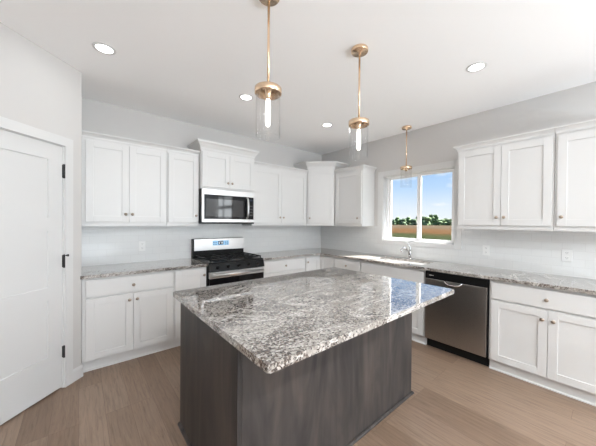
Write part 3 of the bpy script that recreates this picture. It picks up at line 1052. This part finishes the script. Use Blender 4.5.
# ------------------------------------------------------------------ outlets
def outlet(label, loc, rz):
    t = thing('wall_outlet', label, 'outlet', loc, rz, 'backsplash outlets')
    MB().box(-0.036, 0.036, -0.005, 0, -0.058, 0.058, 0.002).build('cover_plate', PLATE, t)
    for s in (-1, 1):
        q = MB().box(-0.017, 0.017, -0.0065, -0.005, s * 0.025 - 0.014, s * 0.025 + 0.014, 0.001)
        f = q.build('receptacle', PLATE, t)
        q = MB().box(-0.008, -0.005, -0.0068, -0.0064, s * 0.025 - 0.002, s * 0.025 + 0.007).box(0.005, 0.008, -0.0068, -0.0064, s * 0.025 - 0.002, s * 0.025 + 0.007)
        q.box(-0.002, 0.002, -0.0068, -0.0064, s * 0.025 - 0.010, s * 0.025 - 0.006)
        q.build('slot', SLOT, f)
outlet('white outlet on the tile left of the range', (-3.06, -0.008, 1.107), 0)
outlet('white outlet on the right wall tile, nearer the window', (-0.008, -2.775, 1.108), RW)
outlet('white outlet on the right wall tile near the edge of the photo', (-0.008, -3.443, 1.115), RW)

# ------------------------------------------------------------------ outdoors
def m_field():
    m = mat('field_ground', (0.3, 0.22, 0.14), 1.0, spec=0.0)
    n = N(m)
    tc = n.new('ShaderNodeTexCoord')
    sp = n.new('ShaderNodeSeparateXYZ')
    n.link(tc.outputs['Object'], sp.inputs[0])
    no = n.new('ShaderNodeTexNoise', Scale=0.35, Detail=6.0, Roughness=0.7)
    n.link(n.coords(scale=(1, 0.5, 1)), no.inputs['Vector'])
    d = n.math('ADD', sp.outputs[0], n.math('MULTIPLY', n.math('SUBTRACT', no.outputs[0], 0.5), 44.0))
    c = n.ramp(n.math('DIVIDE', d, 240.0), [(0.0, (0.017, 0.022, 0.010)), (0.175, (0.019, 0.023, 0.011)), (0.205, (0.046, 0.026, 0.013)), (0.33, (0.052, 0.030, 0.0155)), (0.40, (0.046, 0.034, 0.023)), (0.7, (0.050, 0.039, 0.028)), (1.0, (0.046, 0.036, 0.025))])
    t2 = n.new('ShaderNodeTexNoise', Scale=2.2, Detail=5.0)
    n.link(n.coords(scale=(0.5, 1, 1)), t2.inputs['Vector'])
    v = n.ramp(t2.outputs[0], [(0.3, (0.6, 0.6, 0.6)), (0.7, (1.3, 1.3, 1.3))])
    n.link(n.mix(1.0, c, v, 'MULTIPLY'), n.b.inputs['Base Color'])
    return m
GZ = -0.6
g = MB().box(0.16, 420, -220, 380, GZ - 0.3, GZ).build('field_ground', m_field())
struct(g)
def m_leaf(name, a, b_):
    m = mat(name, a, 0.8, spec=0.2)
    n = N(m)
    no = n.new('ShaderNodeTexNoise', Scale=1.2, Detail=6.0, Roughness=0.75)
    n.link(n.coords(), no.inputs['Vector'])
    n.link(n.ramp(no.outputs[0], [(0.35, a), (0.65, b_)]), n.b.inputs['Base Color'])
    return m
LEAF = [m_leaf('leaves_dark', (0.0416, 0.0794, 0.0321), (0.1229, 0.1890, 0.0718)), m_leaf('leaves_mid', (0.0567, 0.1058, 0.0416), (0.1607, 0.2268, 0.0869)), m_leaf('leaves_blue', (0.0416, 0.0756, 0.0416), (0.1134, 0.1739, 0.0813))]
BARK = mat('bark', (0.09, 0.065, 0.045), 0.9)
rnd = random.Random(7)
protos = []
for k in range(3):
    bm = bmesh.new()
    for i in range(11):
        h = 0.05 + 0.07 * i if i < 4 else rnd.uniform(0.25, 0.86)
        rr = (0.30 if h < 0.6 else 0.2) * rnd.uniform(0.7, 1.15)
        a = rnd.uniform(0, 2 * PI)
        rad = (0.28 if h < 0.6 else 0.12) * rnd.uniform(0.4, 1)
        mtx = Matrix.Translation((math.cos(a) * rad, math.sin(a) * rad, h)) @ Matrix.Diagonal((rr, rr, rr * 0.62, 1))
        res = bmesh.ops.create_icosphere(bm, subdivisions=2, radius=1, matrix=mtx)
        for v in res['verts']:
            v.co += Vector((rnd.uniform(-1, 1), rnd.uniform(-1, 1), rnd.uniform(-1, 1))) * 0.035
    n0 = len(bm.faces)
    MBt = MB()
    MBt.bm.free()
    MBt.bm = bm
    MBt.tube([(0, 0, 0), (0.01, 0, 0.3), (0, 0.01, 0.6)], [0.04, 0.03, 0.02], 7, mi=1)
    for f in bm.faces:
        f.smooth = False
    protos.append(MBt.build('tree', [LEAF[k], BARK]))
used = [False] * 3
# line of trees about 200 m off, along a line roughly square to the view through the window
n_tree = 54
for i in range(n_tree):
    k = rnd.randrange(3) if i > 2 else i
    u = i / (n_tree - 1)
    ang = math.radians(14.5 + 22 * u)
    dist = (276, 316, 296, 336, 256)[i % 5] + rnd.uniform(-1.5, 1.5)
    x, y = -3.64 + dist * math.cos(ang), -3.73 + dist * math.sin(ang)
    o = protos[k]
    if used[k]:
        o = o.copy()
        COL.objects.link(o)
    used[k] = True
    h = rnd.uniform(6.4, 8.4) * dist / 296 + (3.0 if 22.4 < math.degrees(ang) < 26.2 else 0.0)
    wd = min(h * 1.05, 7.4)
    o.location = (x, y, GZ - 0.1)
    o.rotation_euler = (0, 0, rnd.uniform(0, 6.28))
    o.scale = (wd, wd, h)
    tag(o, 'green leafy tree in the distant line beyond the field outside the window', 'tree', 'trees beyond the field')
